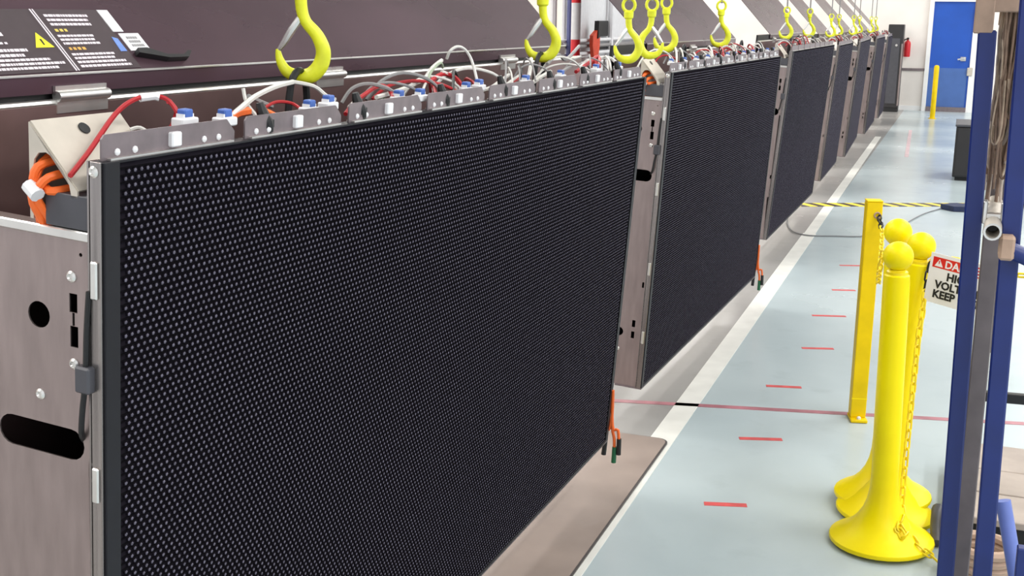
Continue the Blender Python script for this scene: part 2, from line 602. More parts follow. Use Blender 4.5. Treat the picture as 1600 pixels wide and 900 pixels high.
xz = lambda y: (lambda u, v, d: (u, y + d, v))
STEEL_HOLES = [circle(-0.123, 1.107, 0.020), circle(-0.207, 1.102, 0.006, 10), rect(-0.067, -0.053, 1.121, 1.149), rect(-0.062, -0.058, 1.101, 1.1205),
               rect(-0.066, -0.052, 1.069, 1.1005), stadium(-0.203, -0.043, 0.917, 0.024), rect(-0.036, -0.0225, 0.872, 0.896),
               circle(-0.046, 1.208, 0.003, 8),
               circle(-0.123, 0.237, 0.019), rect(-0.068, -0.054, 0.265, 0.295), rect(-0.068, -0.054, 0.215, 0.245), rect(-0.040, -0.026, 0.442, 0.466), rect(-0.040, -0.026, 0.285, 0.307)]
END_ME = holed_plate(rect(-PD, -0.027, 0.0, 1.240), STEEL_HOLES, 0.0012, xz(0.006)).mesh('end_plate', False, M['steel'])


def rod_mesh(name, pts, r, m, n=8, smooth=4):
    return MB().tube(pts, r, n, smooth).mesh(name, True, M[m])


RIVET_ME = MB().lathe([(0.0052, 0), (0.0052, 0.0015), (0.003, 0.0035), (0.0001, 0.004)], n=8).mesh('rivet', True, M['white_plastic'])
SCREW_ME = MB().lathe([(0.0085, 0), (0.0085, 0.002), (0.0055, 0.0045), (0.0045, 0.0045), (0.003, 0.002), (0.0001, 0.002)], n=12).mesh('screw', True, M['steel_bright'])
CONN_ME = MB().box(-0.011, 0.011, -0.02, 0.02, 0, 0.014, 0.002).box(-0.007, 0.007, -0.012, 0.012, 0.014, 0.02).mesh('connector', False, M['white_plastic'])
PLUG_ME = MB().box(-0.008, 0.008, -0.010, 0.010, 0.014, 0.027, 0.002).mesh('plug', False, M['blue_plastic'])
TIE_ME = MB().tube([(0, 0, 0.028), (0.004, 0.003, 0.012), (0.012, 0.006, -0.004), (0.013, 0.012, -0.02)], [0.006, 0.010, 0.010, 0.007], 8, 3).box(0.004, 0.018, -0.004, 0.02, -0.014, 0.002, 0.002).mesh('cable_tie', True, M['black'])
JACK_ME = MB().box(-0.004, 0.007, -0.011, 0.011, -0.010, 0.012, 0.002).mesh('jack', False, M['white_plastic'])

CABLES = [
    ('red', .0038, [(-0.05, -0.009, 1.322), (-0.07, 0.053, 1.348), (-0.09, 0.131, 1.392), (-0.09, 0.174, 1.411), (-0.08, 0.206, 1.415), (-0.06, 0.218, 1.409), (-0.035, 0.217, 1.381)]),
    ('white', .003, [(-0.1, 0.176, 1.364), (-0.09, 0.188, 1.367), (-0.07, 0.190, 1.357)]),
    ('red', .003, [(-0.09, 0.253, 1.402), (-0.1, 0.287, 1.388), (-0.11, 0.289, 1.361), (-0.12, 0.281, 1.340)]),
    ('white', .005, [(-0.04, 0.335, 1.371), (-0.07, 0.429, 1.387), (-0.09, 0.497, 1.398), (-0.11, 0.588, 1.407), (-0.12, 0.664, 1.411)]),
    ('white', .004, [(-0.12, 0.658, 1.412), (-0.1, 0.706, 1.403), (-0.08, 0.721, 1.386), (-0.06, 0.721, 1.381)]),
    ('white', .0035, [(-0.1, 0.472, 1.411), (-0.09, 0.468, 1.388), (-0.07, 0.468, 1.368), (-0.05, 0.462, 1.358)]),
    ('grey', .004, [(-0.09, 0.473, 1.399), (-0.09, 0.507, 1.388), (-0.09, 0.548, 1.376)]),
    ('orange', .0075, [(-0.04, 0.340, 1.371), (-0.06, 0.392, 1.377), (-0.07, 0.444, 1.377)]),
    ('orange', .0075, [(-0.07, 0.475, 1.377), (-0.06, 0.492, 1.370), (-0.045, 0.506, 1.360)]),
    ('red', .003, [(-0.08, 0.499, 1.374), (-0.09, 0.558, 1.383), (-0.08, 0.596, 1.380), (-0.05, 0.585, 1.372)]),
    ('red', .0045, [(-0.05, 0.745, 1.353), (-0.07, 0.825, 1.373), (-0.09, 0.946, 1.392), (-0.07, 0.955, 1.390), (-0.04, 0.922, 1.376)]),
    ('white', .004, [(-0.06, 0.775, 1.363), (-0.08, 0.861, 1.378), (-0.095, 0.950, 1.389), (-0.09, 0.976, 1.386)]),
    ('green', .003, [(-0.04, 0.804, 1.350), (-0.07, 0.912, 1.363), (-0.09, 1.012, 1.376), (-0.1, 1.116, 1.384)]),
    ('white', .005, [(-0.06, 0.887, 1.376), (-0.08, 1.016, 1.379), (-0.09, 1.112, 1.387), (-0.1, 1.193, 1.398), (-0.11, 1.251, 1.418), (-0.12, 1.319, 1.432)]),
    ('green', .003, [(-0.08, 1.166, 1.392), (-0.1, 1.225, 1.411), (-0.11, 1.292, 1.428), (-0.12, 1.329, 1.414)]),
    ('white', .0035, [(-0.12, 1.348, 1.435), (-0.11, 1.342, 1.454), (-0.1, 1.358, 1.465), (-0.09, 1.378, 1.461), (-0.08, 1.398, 1.440), (-0.06, 1.385, 1.409), (-0.04, 1.364, 1.378)]),
    ('red', .0055, [(-0.08, 1.179, 1.393), (-0.09, 1.260, 1.405), (-0.08, 1.292, 1.401), (-0.06, 1.286, 1.393), (-0.04, 1.278, 1.376)]),
    ('white', .004, [(-0.09, 1.259, 1.411), (-0.08, 1.296, 1.398), (-0.06, 1.279, 1.374), (-0.04, 1.251, 1.361)]),
    ('white', .005, [(-0.04, 1.359, 1.365), (-0.06, 1.485, 1.364), (-0.09, 1.619, 1.370), (-0.11, 1.733, 1.382)]),
    ('red', .005, [(-0.06, 1.600, 1.364), (-0.08, 1.720, 1.375), (-0.09, 1.782, 1.380)]),
    ('white', .0045, [(-0.05, 1.558, 1.366), (-0.07, 1.659, 1.374), (-0.09, 1.763, 1.381)]),
    ('white', .006, [(-0.05, 1.647, 1.366), (-0.06, 1.777, 1.363), (-0.09, 1.930, 1.370), (-0.1, 2.035, 1.380)]),
    ('white', .006, [(-0.08, 1.806, 1.377), (-0.1, 1.868, 1.399), (-0.12, 1.920, 1.418)]),
    ('grey', .005, [(-0.1, 2.002, 1.403), (-0.12, 2.145, 1.425), (-0.11, 2.191, 1.409), (-0.13, 2.368, 1.445)]),
    ('red', .006, [(-0.06, 2.151, 1.379), (-0.08, 2.328, 1.398), (-0.1, 2.485, 1.412), (-0.05, 2.345, 1.387)]),
    ('white', .006, [(-0.06, 2.180, 1.382), (-0.1, 2.375, 1.401), (-0.1, 2.592, 1.405), (-0.06, 2.578, 1.388)]),
    ('grey', .005, [(-0.05, 1.953, 1.377), (-0.08, 2.146, 1.391), (-0.09, 2.328, 1.393), (-0.05, 2.277, 1.376)]),
]
CONNECTORS = [(0.222, 1.377), (0.325, 1.370), (0.583, 1.369), (0.650, 1.374), (0.936, 1.368), (1.036, 1.366), (1.279, 1.369), (1.354, 1.372), (1.664, 1.369), (1.939, 1.372), (2.262, 1.378), (2.500, 1.377)]
TIES = [(0.414, 1.364), (0.739, 1.363), (1.123, 1.361), (1.467, 1.365), (1.822, 1.364), (2.115, 1.365), (2.450, 1.371)]


def random_cables(rng, n, ymin=0.1, fat=1.0):
    out = []
    for i in range(n):
        y = rng.uniform(ymin, PL - 0.25)
        dy = rng.uniform(0.08, 0.3) * rng.choice((1, 1, -1))
        h = rng.uniform(0.015, 0.06)
        c = rng.choice(('white', 'white', 'white', 'red', 'grey', 'black'))
        out.append((c, rng.uniform(0.003, 0.005) * fat, [(-0.04, y, 1.372), (-0.06, y + dy * .2, 1.372 + h * .7), (-0.09, y + dy * .5, 1.372 + h), (-0.11, y + dy * .8, 1.372 + h * .6), (-0.12, y + dy, 1.36)]))
    return out


def make_panel(first, detail, rng):
    L = PL
    sy = 2.7396 / PL          # the first panel's measured positions are given on its own length
    k = 1.0 / sy if first else 1.0
    root = empty('display_panel')
    link('led_lamps', LED_ME, root)['kind'] = 'stuff'
    link('louvers', LOUVER_ME, root)['kind'] = 'stuff'
    MB().box(-0.024, -0.004, 0.003, L - 0.003, 0.003, PH - 0.003).build('face_board', 'led_face', root)
    fr = MB().box(-0.023, 0.0015, 0.0, 0.030, 0.0, PH, 0.001).box(-0.023, 0.0015, L - 0.026, L, 0.0, PH, 0.001)
    fr.box(-0.023, 0.0015, 0.03, L - 0.026, 0.0, 0.010).box(-0.023, 0.0, 0.03, L - 0.026, PH - 0.003, PH)
    fr.build('face_border', 'rubber', root)
    rail = MB().box(-0.0265, -0.0235, -0.003, 0.018, 0.0, PH).box(-0.022, -0.003, -0.003, -0.0002, 0.0, PH, 0.0005)
    rail.build('side_rail', 'rail', root)
    if detail:
        for z in (1.15, 0.84, 0.5, 0.2):
            MB().box(-0.020, -0.008, -0.0075, -0.0028, z, z + 0.055, 0.002).build('rail_clip', 'steel_bright', root)
        link('screw', SCREW_ME, root, (-0.015, -0.002, PH - 0.014), (math.pi / 2, 0, 0))
    MB().box(-0.12, 0.0, 0.0, L, -0.006, 0.0).build('bottom_lip', 'zinc_dull', root)
    link('end_plate', END_ME, root, label='brushed stainless end plate pierced by holes and slots')
    MB().box(-PD, -0.027, L - 0.008, L - 0.005, 0, 1.24).build('end_plate', 'steel', root)
    MB().box(-PD, -0.027, 0.005, 0.03, 1.238, 1.242).box(-PD, -0.027, 0.0, 0.006, 1.228, 1.243, 0.002).build('end_flange', 'steel_bright', root)
    MB().box(-PD, -PD + 0.003, 0.0, L, 0, 1.385).build('back_sheet', 'inner', root)
    MB().box(-PD, -0.025, 0.03, L - 0.01, 1.20, 1.204).build('tray_sheet', 'inner', root)
    MB().box(-PD, -0.0, 0.006, L - 0.006, 0.0, 0.003).build('bottom_sheet', 'steel', root)
    MB().box(-0.0245, -0.0235, 0.02, L - 0.02, 0.0, PH).build('module_back', 'dark_grey', root)
    MB().tube([(-PD - 0.002, 0.0, 1.388), (-PD - 0.002, L, 1.388)], 0.006, 8).build('rear_rail', 'steel_bright', root)
    MB().box(-PD - 0.024, -PD - 0.012, 0.0, L * 0.94, 1.30, 1.432).build('dark_gap_strip', 'black', root)  # black strip added behind the hinge gap to keep it dark
    if detail:
        for (x, z) in ((-0.062, 1.174), (-0.059, 1.044), (-0.122, 0.985), (-0.122, 0.16)):
            link('screw', SCREW_ME, root, (x, 0.005, z), (math.pi / 2, 0, 0))
        # spring clips in the small square windows
        MB().tube([(-0.022, 0.002, 0.898), (-0.014, -0.002, 0.884), (-0.022, 0.002, 0.870)], 0.003, 6, 3).build('spring_clip', 'steel_bright', root)
    # black cord with its box
    MB().tube([(-0.024, -0.004, 1.16), (-0.027, -0.006, 1.10), (-0.029, -0.007, 1.03), (-0.036, -0.006, 0.98), (-0.040, -0.004, 0.945), (-0.05, 0.012, 0.925)], 0.0042, 8, 4).build('slim_cord', 'black', root)
    MB().box(-0.042, -0.016, -0.016, 0.0, 1.010, 1.050, 0.003).build('cord_box', 'dark_grey', root)
    # latch plates along the top edge
    n = 8
    for i in range(n):
        y0 = 0.008 + i * (L - 0.016) / n
        y1 = 0.008 + (i + 1) * (L - 0.016) / n - 0.028
        h = 0.036
        poly = [(y0, PH - 0.004), (y1, PH - 0.004), (y1, PH + h * 0.45), (y1 - 0.02, PH + h), (y0 + 0.006, PH + h), (y0, PH + h - 0.006)]
        p = MB().prism(poly, lambda u, v, d: (d, u, v), -0.014, -0.011).build('latch_plate', 'zinc_dull', root)
        MB().box(-0.022, -0.004, y0 + 0.01, y1 - 0.01, PH - 0.001, PH + 0.003).build('latch_foot', 'steel_bright', p)
        if detail:
            for f_ in (0.10, 0.22, 0.74, 0.86):
                link('rivet', RIVET_ME, p, (-0.011, y0 + f_ * (y1 - y0), PH + 0.010), (0, math.pi / 2, 0))
            link('jack', JACK_ME, p, (-0.010, y0 + 0.50 * (y1 - y0), PH + 0.016))
    # connectors, ties, cables
    if first:
        cl, cn, ti = CABLES, CONNECTORS, TIES
        cn = [(y * k, z) for y, z in cn]
        ti = [(y * k, z) for y, z in ti]
        cl = [(c, r, [(x, y * k, z) for x, y, z in pts]) for c, r, pts in cl] + random_cables(rng, 22, 0.9, 0.8)
    else:
        cn = [(0.1 + i * (L - 0.2) / 11 + rng.uniform(-.03, .03), 1.372) for i in range(12)]
        ti = [(0.25 + i * 0.36, 1.365) for i in range(7)]
        cl = random_cables(rng, 34 if detail else 18)
    if detail:
        for y, z in cn:
            c = link('connector', CONN_ME, root, (-0.034, y, z - 0.004))
            link('plug', PLUG_ME, c)
        for y, z in ti:
            link('cable_tie', TIE_ME, root, (-0.028, y, z + 0.006))
    for c, r, pts in cl:
        link('wire', rod_mesh('wire', pts, r, c, 6, 4), root)
    if first:
        MB().tube([(-0.089, 0.185 * k, 1.4125), (-0.080, 0.207 * k, 1.4150), (-0.074, 0.212 * k, 1.4135)], 0.0062, 8).build('wire_tag', 'white_plastic', root)
    # lifting eyes
    for yy in (0.70, 2.02):
        y = yy * k
        ey = MB().box(-0.20, -0.06, y - 0.03, y + 0.03, 1.204, 1.212).tube([(-0.13, y - 0.032, 1.21), (-0.13, y - 0.03, 1.38), (-0.13, y - 0.012, 1.425), (-0.13, y + 0.012, 1.425), (-0.13, y + 0.03, 1.38), (-0.13, y + 0.032, 1.21)], 0.007, 8, 3)
        ey.build('lifting_eye', 'black', root, True)
    # sloping cable chute at the left end
    ch = MB()
    sec = [(-0.128, 1.388), (-0.045, 1.300), (-0.048, 1.297), (-0.130, 1.383)]
    ch.prism(sec, lambda u, v, d: (u, d, v), 0.002, 0.175)
    ch.box(-0.131, -0.128, 0.002, 0.175, 1.25, 1.386)
    cap = [(-0.130, 1.386), (-0.046, 1.299), (-0.046, 1.290), (-0.056, 1.288), (-0.060, 1.306), (-0.070, 1.325), (-0.085, 1.340), (-0.100, 1.347), (-0.113, 1.345), (-0.121, 1.335), (-0.124, 1.318), (-0.124, 1.25), (-0.130, 1.25)]
    ch.prism(cap, lambda u, v, d: (u, d, v), 0.0, 0.003)
    c = ch.build('cable_chute', 'chute', root)
    nrm = Vector((0.0875, 0, 0.083)).normalized()
    MB().lathe([(0.0095, 0), (0.0095, 0.001), (0.0001, 0.0011)], n=14).build('screw_hole', 'black', c)
    hole = bpy.data.objects[c.name]
    sh = [o for o in bpy.data.objects if o.parent == c][-1]
    sh.location = (-0.112 + nrm.x * 0.001, 0.085, 1.3715 + nrm.z * 0.001)
    sh.rotation_euler = (0, math.atan2(nrm.x, nrm.z), 0)
    # dark grey bracket below the chute
    MB().box(-0.103, -0.028, 0.0, 0.10, 1.245, 1.293, 0.001).build('grey_bracket', 'dark_grey', root)
    if detail:
        oc = [[(-0.112, 0.02, 1.215), (-0.116, 0.012, 1.25), (-0.118, -0.004, 1.29), (-0.113, -0.002, 1.325), (-0.10, 0.04, 1.335)],
              [(-0.104, 0.02, 1.215), (-0.106, 0.010, 1.25), (-0.108, -0.010, 1.285), (-0.096, 0.0, 1.312), (-0.080, 0.05, 1.318)],
              [(-0.122, 0.02, 1.215), (-0.127, 0.014, 1.25), (-0.120, 0.004, 1.28), (-0.106, 0.004, 1.295), (-0.088, 0.0, 1.294), (-0.068, 0.05, 1.300)],
              [(-0.112, 0.016, 1.215), (-0.114, 0.006, 1.247), (-0.114, -0.012, 1.285), (-0.116, 0.01, 1.33), (-0.11, 0.05, 1.345)]]
        for pts in oc:
            link('orange_cable', rod_mesh('orange_cable', pts, 0.0062, 'orange', 8, 4), root)
        MB().tube([(-0.120, -0.012, 1.300), (-0.100, -0.016, 1.288)], 0.0105, 10).build('cable_label', 'white_plastic', root)
    # open rear lid leaning back, hinged along the rear rail
    la, lb = math.sin(LEAN), math.cos(LEAN)
    lx = lambda s: (-PD - 0.004 - la * s, 1.430 + lb * s)
    lid = MB()
    y0, y1 = (0.0 if first else 0.5), L * 0.94
    (xa, za), (xb, zb) = lx(0.0), lx(1.05)
    lid.prism([(xa, za), (xb, zb), (xb - 0.003 * lb, zb - 0.003 * la), (xa - 0.003 * lb, za - 0.003 * la)], lambda u, v, d: (u, d, v), y0, y1)
    lid_o = lid.build('rear_lid', 'lid', root)
    yl = y0
    MB().box(-PD - 0.008, -PD - 0.004, yl, y1, 1.402, 1.430).build('lid_flange', 'lid', lid_o)
    MB().tube([(-PD - 0.003, yl, 1.431), (-PD - 0.003, y1, 1.431)], 0.0022, 6).build('lid_lip', 'steel_bright', lid_o)
    for hy in ((0.235, 1.01, 2.05) if first else (0.65, 1.35, 2.1)):
        y = hy * k
        hg = MB().box(-PD + 0.001, -PD + 0.005, y - 0.055, y + 0.055, 1.372, 1.392).tube([(-PD + 0.004, y - 0.055, 1.398), (-PD + 0.004, y + 0.055, 1.398)], 0.009, 10)
        hg.box(-PD - 0.003, -PD + 0.002, y - 0.055, y + 0.055, 1.400, 1.414)
        hg.build('hinge', 'steel_bright', lid_o, True)
    if first:
        # printed labels on the lid: (y, s) along the lid plane
        on = lambda u, v, d: (lx(v)[0] + lb * d, u * k, lx(v)[1] + la * d)

        def patch(name, poly, m, d0=0.0, d1=0.0012):
            return MB().prism(poly, on, d0, d1).build(name, m, lid_o)

        def q(a, b, c_, d_):
            return [(a, c_), (b, c_), (b, d_), (a, d_)]

        def lines(y0, y1, s0, s1, rows, m, fill=0.85, wmin=0.003, wmax=0.011):
            mb = MB()
            for r_ in range(rows):
                sa = s0 + (s1 - s0) * (r_ + 0.22) / rows
                sb = s0 + (s1 - s0) * (r_ + 0.78) / rows
                y = y0
                end = y1 - rng.uniform(0, 0.18) * (y1 - y0)
                while y < end:
                    w = rng.uniform(wmin, wmax)
                    mb.prism(q(y, min(y + w, end), sa, sb), on, 0.001, 0.0017)
                    y += w + (0.0016 if fill > 0.8 else 0.004)
            return mb.build('printed_lines', m, lid_o)

        patch('warning_label', q(-0.10, 0.233, 0.006, 0.135), 'label_dark').__setitem__('label', 'dark warning label with yellow triangle and lines of print')
        lines(0.02, 0.225, 0.011, 0.036, 3, 'print_white')
        lines(-0.02, 0.19, 0.036, 0.056, 2, 'print_white')
        lines(-0.06, 0.175, 0.062, 0.069, 1, 'print_white', 0.7, 0.008, 0.014)
        lines(-0.06, 0.175, 0.077, 0.090, 1, 'print_white', 0.7, 0.010, 0.018)
        patch('warning_triangle', [(0.186, 0.055), (0.226, 0.055), (0.209, 0.086)], 'warn_yellow', 0.001, 0.0018)
        patch('triangle_mark', [(0.206, 0.060), (0.209, 0.060), (0.210, 0.072), (0.206, 0.072)], 'ink', 0.0018, 0.0022)
        patch('label_rule', q(0.2335, 0.2365, 0.006, 0.135), 'print_white', 0.001, 0.0018)
        patch('notice_label', q(0.240, 0.392, 0.006, 0.135), 'label_dark').__setitem__('label', 'dark notice label with yellow headings and a blue mark')
        patch('label_rule', q(0.2395, 0.2420, 0.006, 0.135), 'print_white', 0.001, 0.0018)
        lines(0.252, 0.375, 0.010, 0.027, 2, 'print_white')
        lines(0.252, 0.365, 0.027, 0.043, 2, 'print_white')
        lines(0.256, 0.300, 0.046, 0.056, 1, 'print_amber', 0.7, 0.005, 0.008)
        lines(0.252, 0.345, 0.058, 0.082, 3, 'print_white')
        lines(0.256, 0.292, 0.085, 0.095, 1, 'print_yellow', 0.7, 0.005, 0.008)
        lines(0.256, 0.360, 0.098, 0.126, 3, 'print_white')
        patch('blue_mark', [(0.372, 0.042), (0.388, 0.042), (0.388, 0.070), (0.376, 0.074)], 'print_blue', 0.001, 0.0018)
        patch('white_sticker', q(0.400, 0.452, 0.043, 0.082), 'white_plastic')
        lines(0.412, 0.444, 0.050, 0.076, 3, 'grey', 0.85, 0.002, 0.005)
        patch('white_sticker', q(0.390, 0.418, 0.086, 0.135), 'white_plastic')
        MB().prism([(0.400, 0.030), (0.470, 0.016), (0.525, 0.016), (0.545, 0.030), (0.535, 0.031), (0.515, 0.022), (0.470, 0.024), (0.430, 0.040), (0.405, 0.040)], on, 0.001, 0.012).build('lid_handle', 'black', lid_o)
    # loose leads hanging from the lower right corner
    if detail:
        y = L
        base = [(0.004, y - 0.01, 0.20), (0.007, y + 0.002, 0.10)]
        for i, (dx, zt, m) in enumerate(((-0.012, -0.012, 'black'), (0.040, 0.0, 'black'), (0.026, -0.035, 'green_plastic'))):
            pts = base + [(0.005 + dx * 0.3, y + 0.004, 0.045), (0.003 + dx * 0.8, y + 0.004, zt + 0.045), (0.003 + dx, y + 0.004, zt)]
            w = link('hanging_lead', rod_mesh('hanging_lead', pts, 0.0058, 'orange', 8, 3), root)
            MB().tube([(0.003 + dx, y + 0.004, zt + 0.012), (0.003 + dx * 1.1, y + 0.004, zt - 0.05)], [0.009, 0.0095], 10).build('plug', m, w)
    return root


def place(root, tl, tr, tilt):
    """top corners of the front face in world space and the lean of the face"""
    tl, tr = Vector(tl), Vector(tr)
    d = tr - tl
    L = math.hypot(d.x, d.y)
    ly = Vector((d.x, d.y, 0)) / L
    n = Vector((ly.y, -ly.x, 0))
    lz = Vector((0, 0, 1)) * math.cos(tilt) + n * math.sin(tilt)
    lx = ly.cross(lz)
    o = tl - lz * PH
    root.matrix_world = Matrix(((lx.x, ly.x, lz.x, o.x), (lx.y, ly.y, lz.y, o.y), (lx.z, ly.z, lz.z, o.z), (0, 0, 0, 1))) @ Matrix.Diagonal((1, L / PL, 1, 1))
    return root


rng = random.Random(11)
p1 = place(make_panel(True, True, rng), (-1.085, 1.31, 1.547), (-1.027, 4.049, 1.543), 0.074)
tag(p1, 'nearest and largest hanging black LED display panel, its open lid carrying warning labels', 'display panel', 'LED display panels hung in a row')
p2 = place(make_panel(False, True, random.Random(5)), (-1.104, 4.76, 1.531), (-1.025, 7.25, 1.531), 0.058)
tag(p2, 'second black LED display panel from the front, between the largest one and the third', 'display panel', 'LED display panels hung in a row')
far_proto = make_panel(False, False, random.Random(23))
SPOTS = [((-1.13, 8.56, 1.526), (-1.105, 11.08, 1.50), 0.078, 'third black LED display panel, its lower corner above the hazard tape'),
         ((-1.17, 12.24, 1.495), (-1.19, 13.95, 1.49), 0.07, 'fourth black LED display panel, just beyond the hazard tape'),
         ((-1.16, 14.63, 1.49), (-1.24, 17.2, 1.485), 0.065, 'fifth black LED display panel down the row'),
         ((-1.19, 17.79, 1.487), (-1.23, 20.1, 1.48), 0.055, 'sixth black LED display panel down the row'),
         ((-1.23, 20.97, 1.475), (-1.26, 22.6, 1.46), 0.045, 'farthest black LED display panel, next to the dark upright cabinet')]
for i, (tl, tr, ti, lab) in enumerate(SPOTS):
    if i == 0:
        r_ = far_proto
        index_kids()
    else:
        r_ = copy_tree(far_proto)
    place(r_, tl, tr, ti)
    tag(r_, lab, 'display panel', 'LED display panels hung in a row')


# ------------------------------------------------------------------ lifting hooks
RAIL_Z = 2.75


def make_hook():
    root = empty('lifting_hook')
    # local: x across the hook, z up, origin at the bottom of the bowl
    pts = [(-0.047, 0, 0.058), (-0.043, 0, 0.036), (-0.030, 0, 0.015), (-0.006, 0, 0.006), (0.018, 0, 0.010), (0.036, 0, 0.030), (0.041, 0, 0.056), (0.030, 0, 0.084), (0.010, 0, 0.108), (0.002, 0, 0.13), (0.0, 0, 0.16)]
    rad = [0.004, 0.0085, 0.0115, 0.0140, 0.0155, 0.0155, 0.0145, 0.0125, 0.0110, 0.0115, 0.012]
    MB().tube(pts, rad, 12, 5).build('hook_body', 'hook', root, True)
    MB().tube([(0.0, 0, 0.118), (-0.018, 0.0, 0.095), (-0.033, 0, 0.072), (-0.046, 0, 0.055)], [0.007, 0.008, 0.0065, 0.004], 8, 3).build('safety_latch', 'steel_bright', root, True)
    sw = MB().lathe([(0.012, 0.152), (0.017, 0.157), (0.018, 0.177), (0.012, 0.182)], n=14)
    ring = [(0.022 * math.cos(a), 0, 0.202 + 0.024 * math.sin(a)) for a in [2 * math.pi * i / 18 for i in range(18)]]
    sw.tube(ring, 0.006, 8, closed=True)
    sw.build('swivel_eye', 'hook', root, True)
    MB().tube([(0, 0, 0.215), (0, 0, RAIL_Z - 1.40)], 0.006, 8).build('sling', 'grey', root, True)
    return root


hook = make_hook()
index_kids()


def panel_point(root, x, y, z):
    return root.matrix_world @ Vector((x, y, z))


K = PL / 2.7396
hooks = [(p1, 0.715 * K, 0.03, 'large yellow hook on the nearest panel, nearer to the camera'),
         (p1, 2.035 * K, 0.03, 'yellow hook on the nearest panel, toward its far end'),
         (p2, 0.36, 0.05, 'yellow hook on the near half of the second panel'),
         (p2, 1.46, 0.05, 'yellow hook on the far half of the second panel')]
far_panels = [o for o in bpy.data.objects if o.get('category') == 'display panel' and o not in (p1, p2)]
far_panels.sort(key=lambda o: o.matrix_world.translation.y)
names = ['third', 'fourth', 'fifth', 'sixth']
for fp, nm in zip(far_panels, names):
    hooks.append((fp, 0.45, 0.05, 'yellow lifting hook holding the near half of the %s panel' % nm))
    hooks.append((fp, 1.75, 0.05, 'yellow lifting hook holding the far half of the %s panel' % nm))
for i, (pn, y, _z, lab) in enumerate(hooks):
    h = hook if i == 0 else copy_tree(hook)
    w = panel_point(pn, -0.13, y, 1.412)
    h.location = w
    h.rotation_euler = (0, 0, math.radians(18))
    tag(h, lab, 'hook', 'yellow lifting hooks above the panels')
for (x, y, z, rz, lab) in ((-1.17, 4.315, 1.588, 12, 'left one of two crossed idle hooks beside the end of the nearest panel'), (-1.17, 4.66, 1.594, 196, 'right one of two crossed idle hooks, facing the other way')):
    h = copy_tree(hook)
    h.location = (x, y, z)
    h.rotation_euler = (0, 0, math.radians(rz))
    tag(h, lab, 'hook', 'yellow lifting hooks above the panels')
rail = MB().box(-1.30, -1.20, 0.0, 24.0, RAIL_Z + 0.14, RAIL_Z + 0.155).box(-1.2525, -1.2475, 0.0, 24.0, RAIL_Z + 0.155, RAIL_Z + 0.27).box(-1.30, -1.20, 0.0, 24.0, RAIL_Z + 0.27, RAIL_Z + 0.285)
ro = structure(rail.build('trim_1', 'mast'), 'steel rail high above the panels that the hooks hang from')
for y in (1.0, 9.0, 17.0, 23.5):
    MB().tube([(-1.25, y, RAIL_Z + 0.285), (-1.25, y, 6.2)], 0.02, 8).build('drop_rod', 'mast', ro)

# ------------------------------------------------------------------ floor mat below the first panel
mat_o = empty('floor_mat')
tag(mat_o, 'taupe floor mat with dark edge lying under the nearest panel', 'mat')


def rounded(x0, x1, y0, y1, r, n=5):
    pts = []
    for cx, cy, a0 in ((x1 - r, y0 + r, -90), (x1 - r, y1 - r, 0), (x0 + r, y1 - r, 90), (x0 + r, y0 + r, 180)):
        for k in range(n):
            a = math.radians(a0 + 90 * k / (n - 1))
            pts.append((cx + r * math.cos(a), cy + r * math.sin(a)))
    return pts


up = lambda u, v, d: (u, v, d)
MB().prism(rounded(-1.72, -1.028, 1.6, 4.68, 0.05), up, 0.0016, 0.007).build('mat_edge', 'mat_edge', mat_o)
MB().prism(rounded(-1.712, -1.036, 1.608, 4.672, 0.045), up, 0.007, 0.0095).build('mat_top', 'mat', mat_o)

# ------------------------------------------------------------------ yellow post and stanchions
post = empty('square_post', (-0.3155, 5.29, 0), math.radians(14))
tag(post, 'square yellow steel post bolted upright to the floor', 'post')
MB().box(-0.033, 0.033, -0.033, 0.033, 0.014, 0.985, 0.003).build('post_tube', 'yellow_post', post)
MB().box(-0.034, 0.034, -0.034, 0.034, 0.985, 0.992, 0.002).build('post_cap', 'yellow_post', post)
MB().box(-0.036, 0.036, -0.072, 0.036, 0.0016, 0.014, 0.002).build('base_plate', 'yellow_post', post)
MB().box(-0.034, 0.034, -0.0335, -0.032, 0.10, 0.104).build('weld_seam', 'yellow', post)
MB().lathe([(0.009, 0.014), (0.009, 0.022), (0.005, 0.026), (0.0001, 0.026)], (0.0, -0.053, 0), 6).build('anchor_bolt', 'white_plastic', post)
e = MB().tube([(0.012 + 0.012 * math.cos(a), -0.036, 0.93 + 0.012 * math.sin(a)) for a in [2 * math.pi * i / 12 for i in range(12)]], 0.0035, 6, closed=True)
e.build('eye_bolt', 'tan', post)

STAN = [(0.172, 0.0), (0.174, 0.006), (0.172, 0.014), (0.160, 0.022), (0.138, 0.034), (0.112, 0.052), (0.087, 0.078), (0.068, 0.108), (0.054, 0.145), (0.047, 0.185), (0.0445, 0.23), (0.043, 0.55), (0.0415, 0.90), (0.040, 0.925), (0.030, 0.932), (0.026, 0.945)]


def make_stanchion():
    root = empty('barrier_stanchion')
    MB().lathe(STAN[:11], n=32).build('flared_base', 'yellow', root, True)
    MB().lathe([(0.0445, 0.229)] + STAN[11:], n=28).build('shaft', 'yellow', root, True)
    ball = [(0.0005 if i in (0, 14) else 0.0485 * math.sin(math.pi * i / 14), 0.988 - 0.0485 * math.cos(math.pi * i / 14)) for i in range(15)]
    MB().lathe(ball, n=28).build('ball_top', 'yellow', root, True)
    cl = MB().lathe([(0.031, 0.925), (0.034, 0.928), (0.034, 0.938), (0.030, 0.941)], n=20)
    cl.build('collar', 'yellow_chain', root, True)
    return root


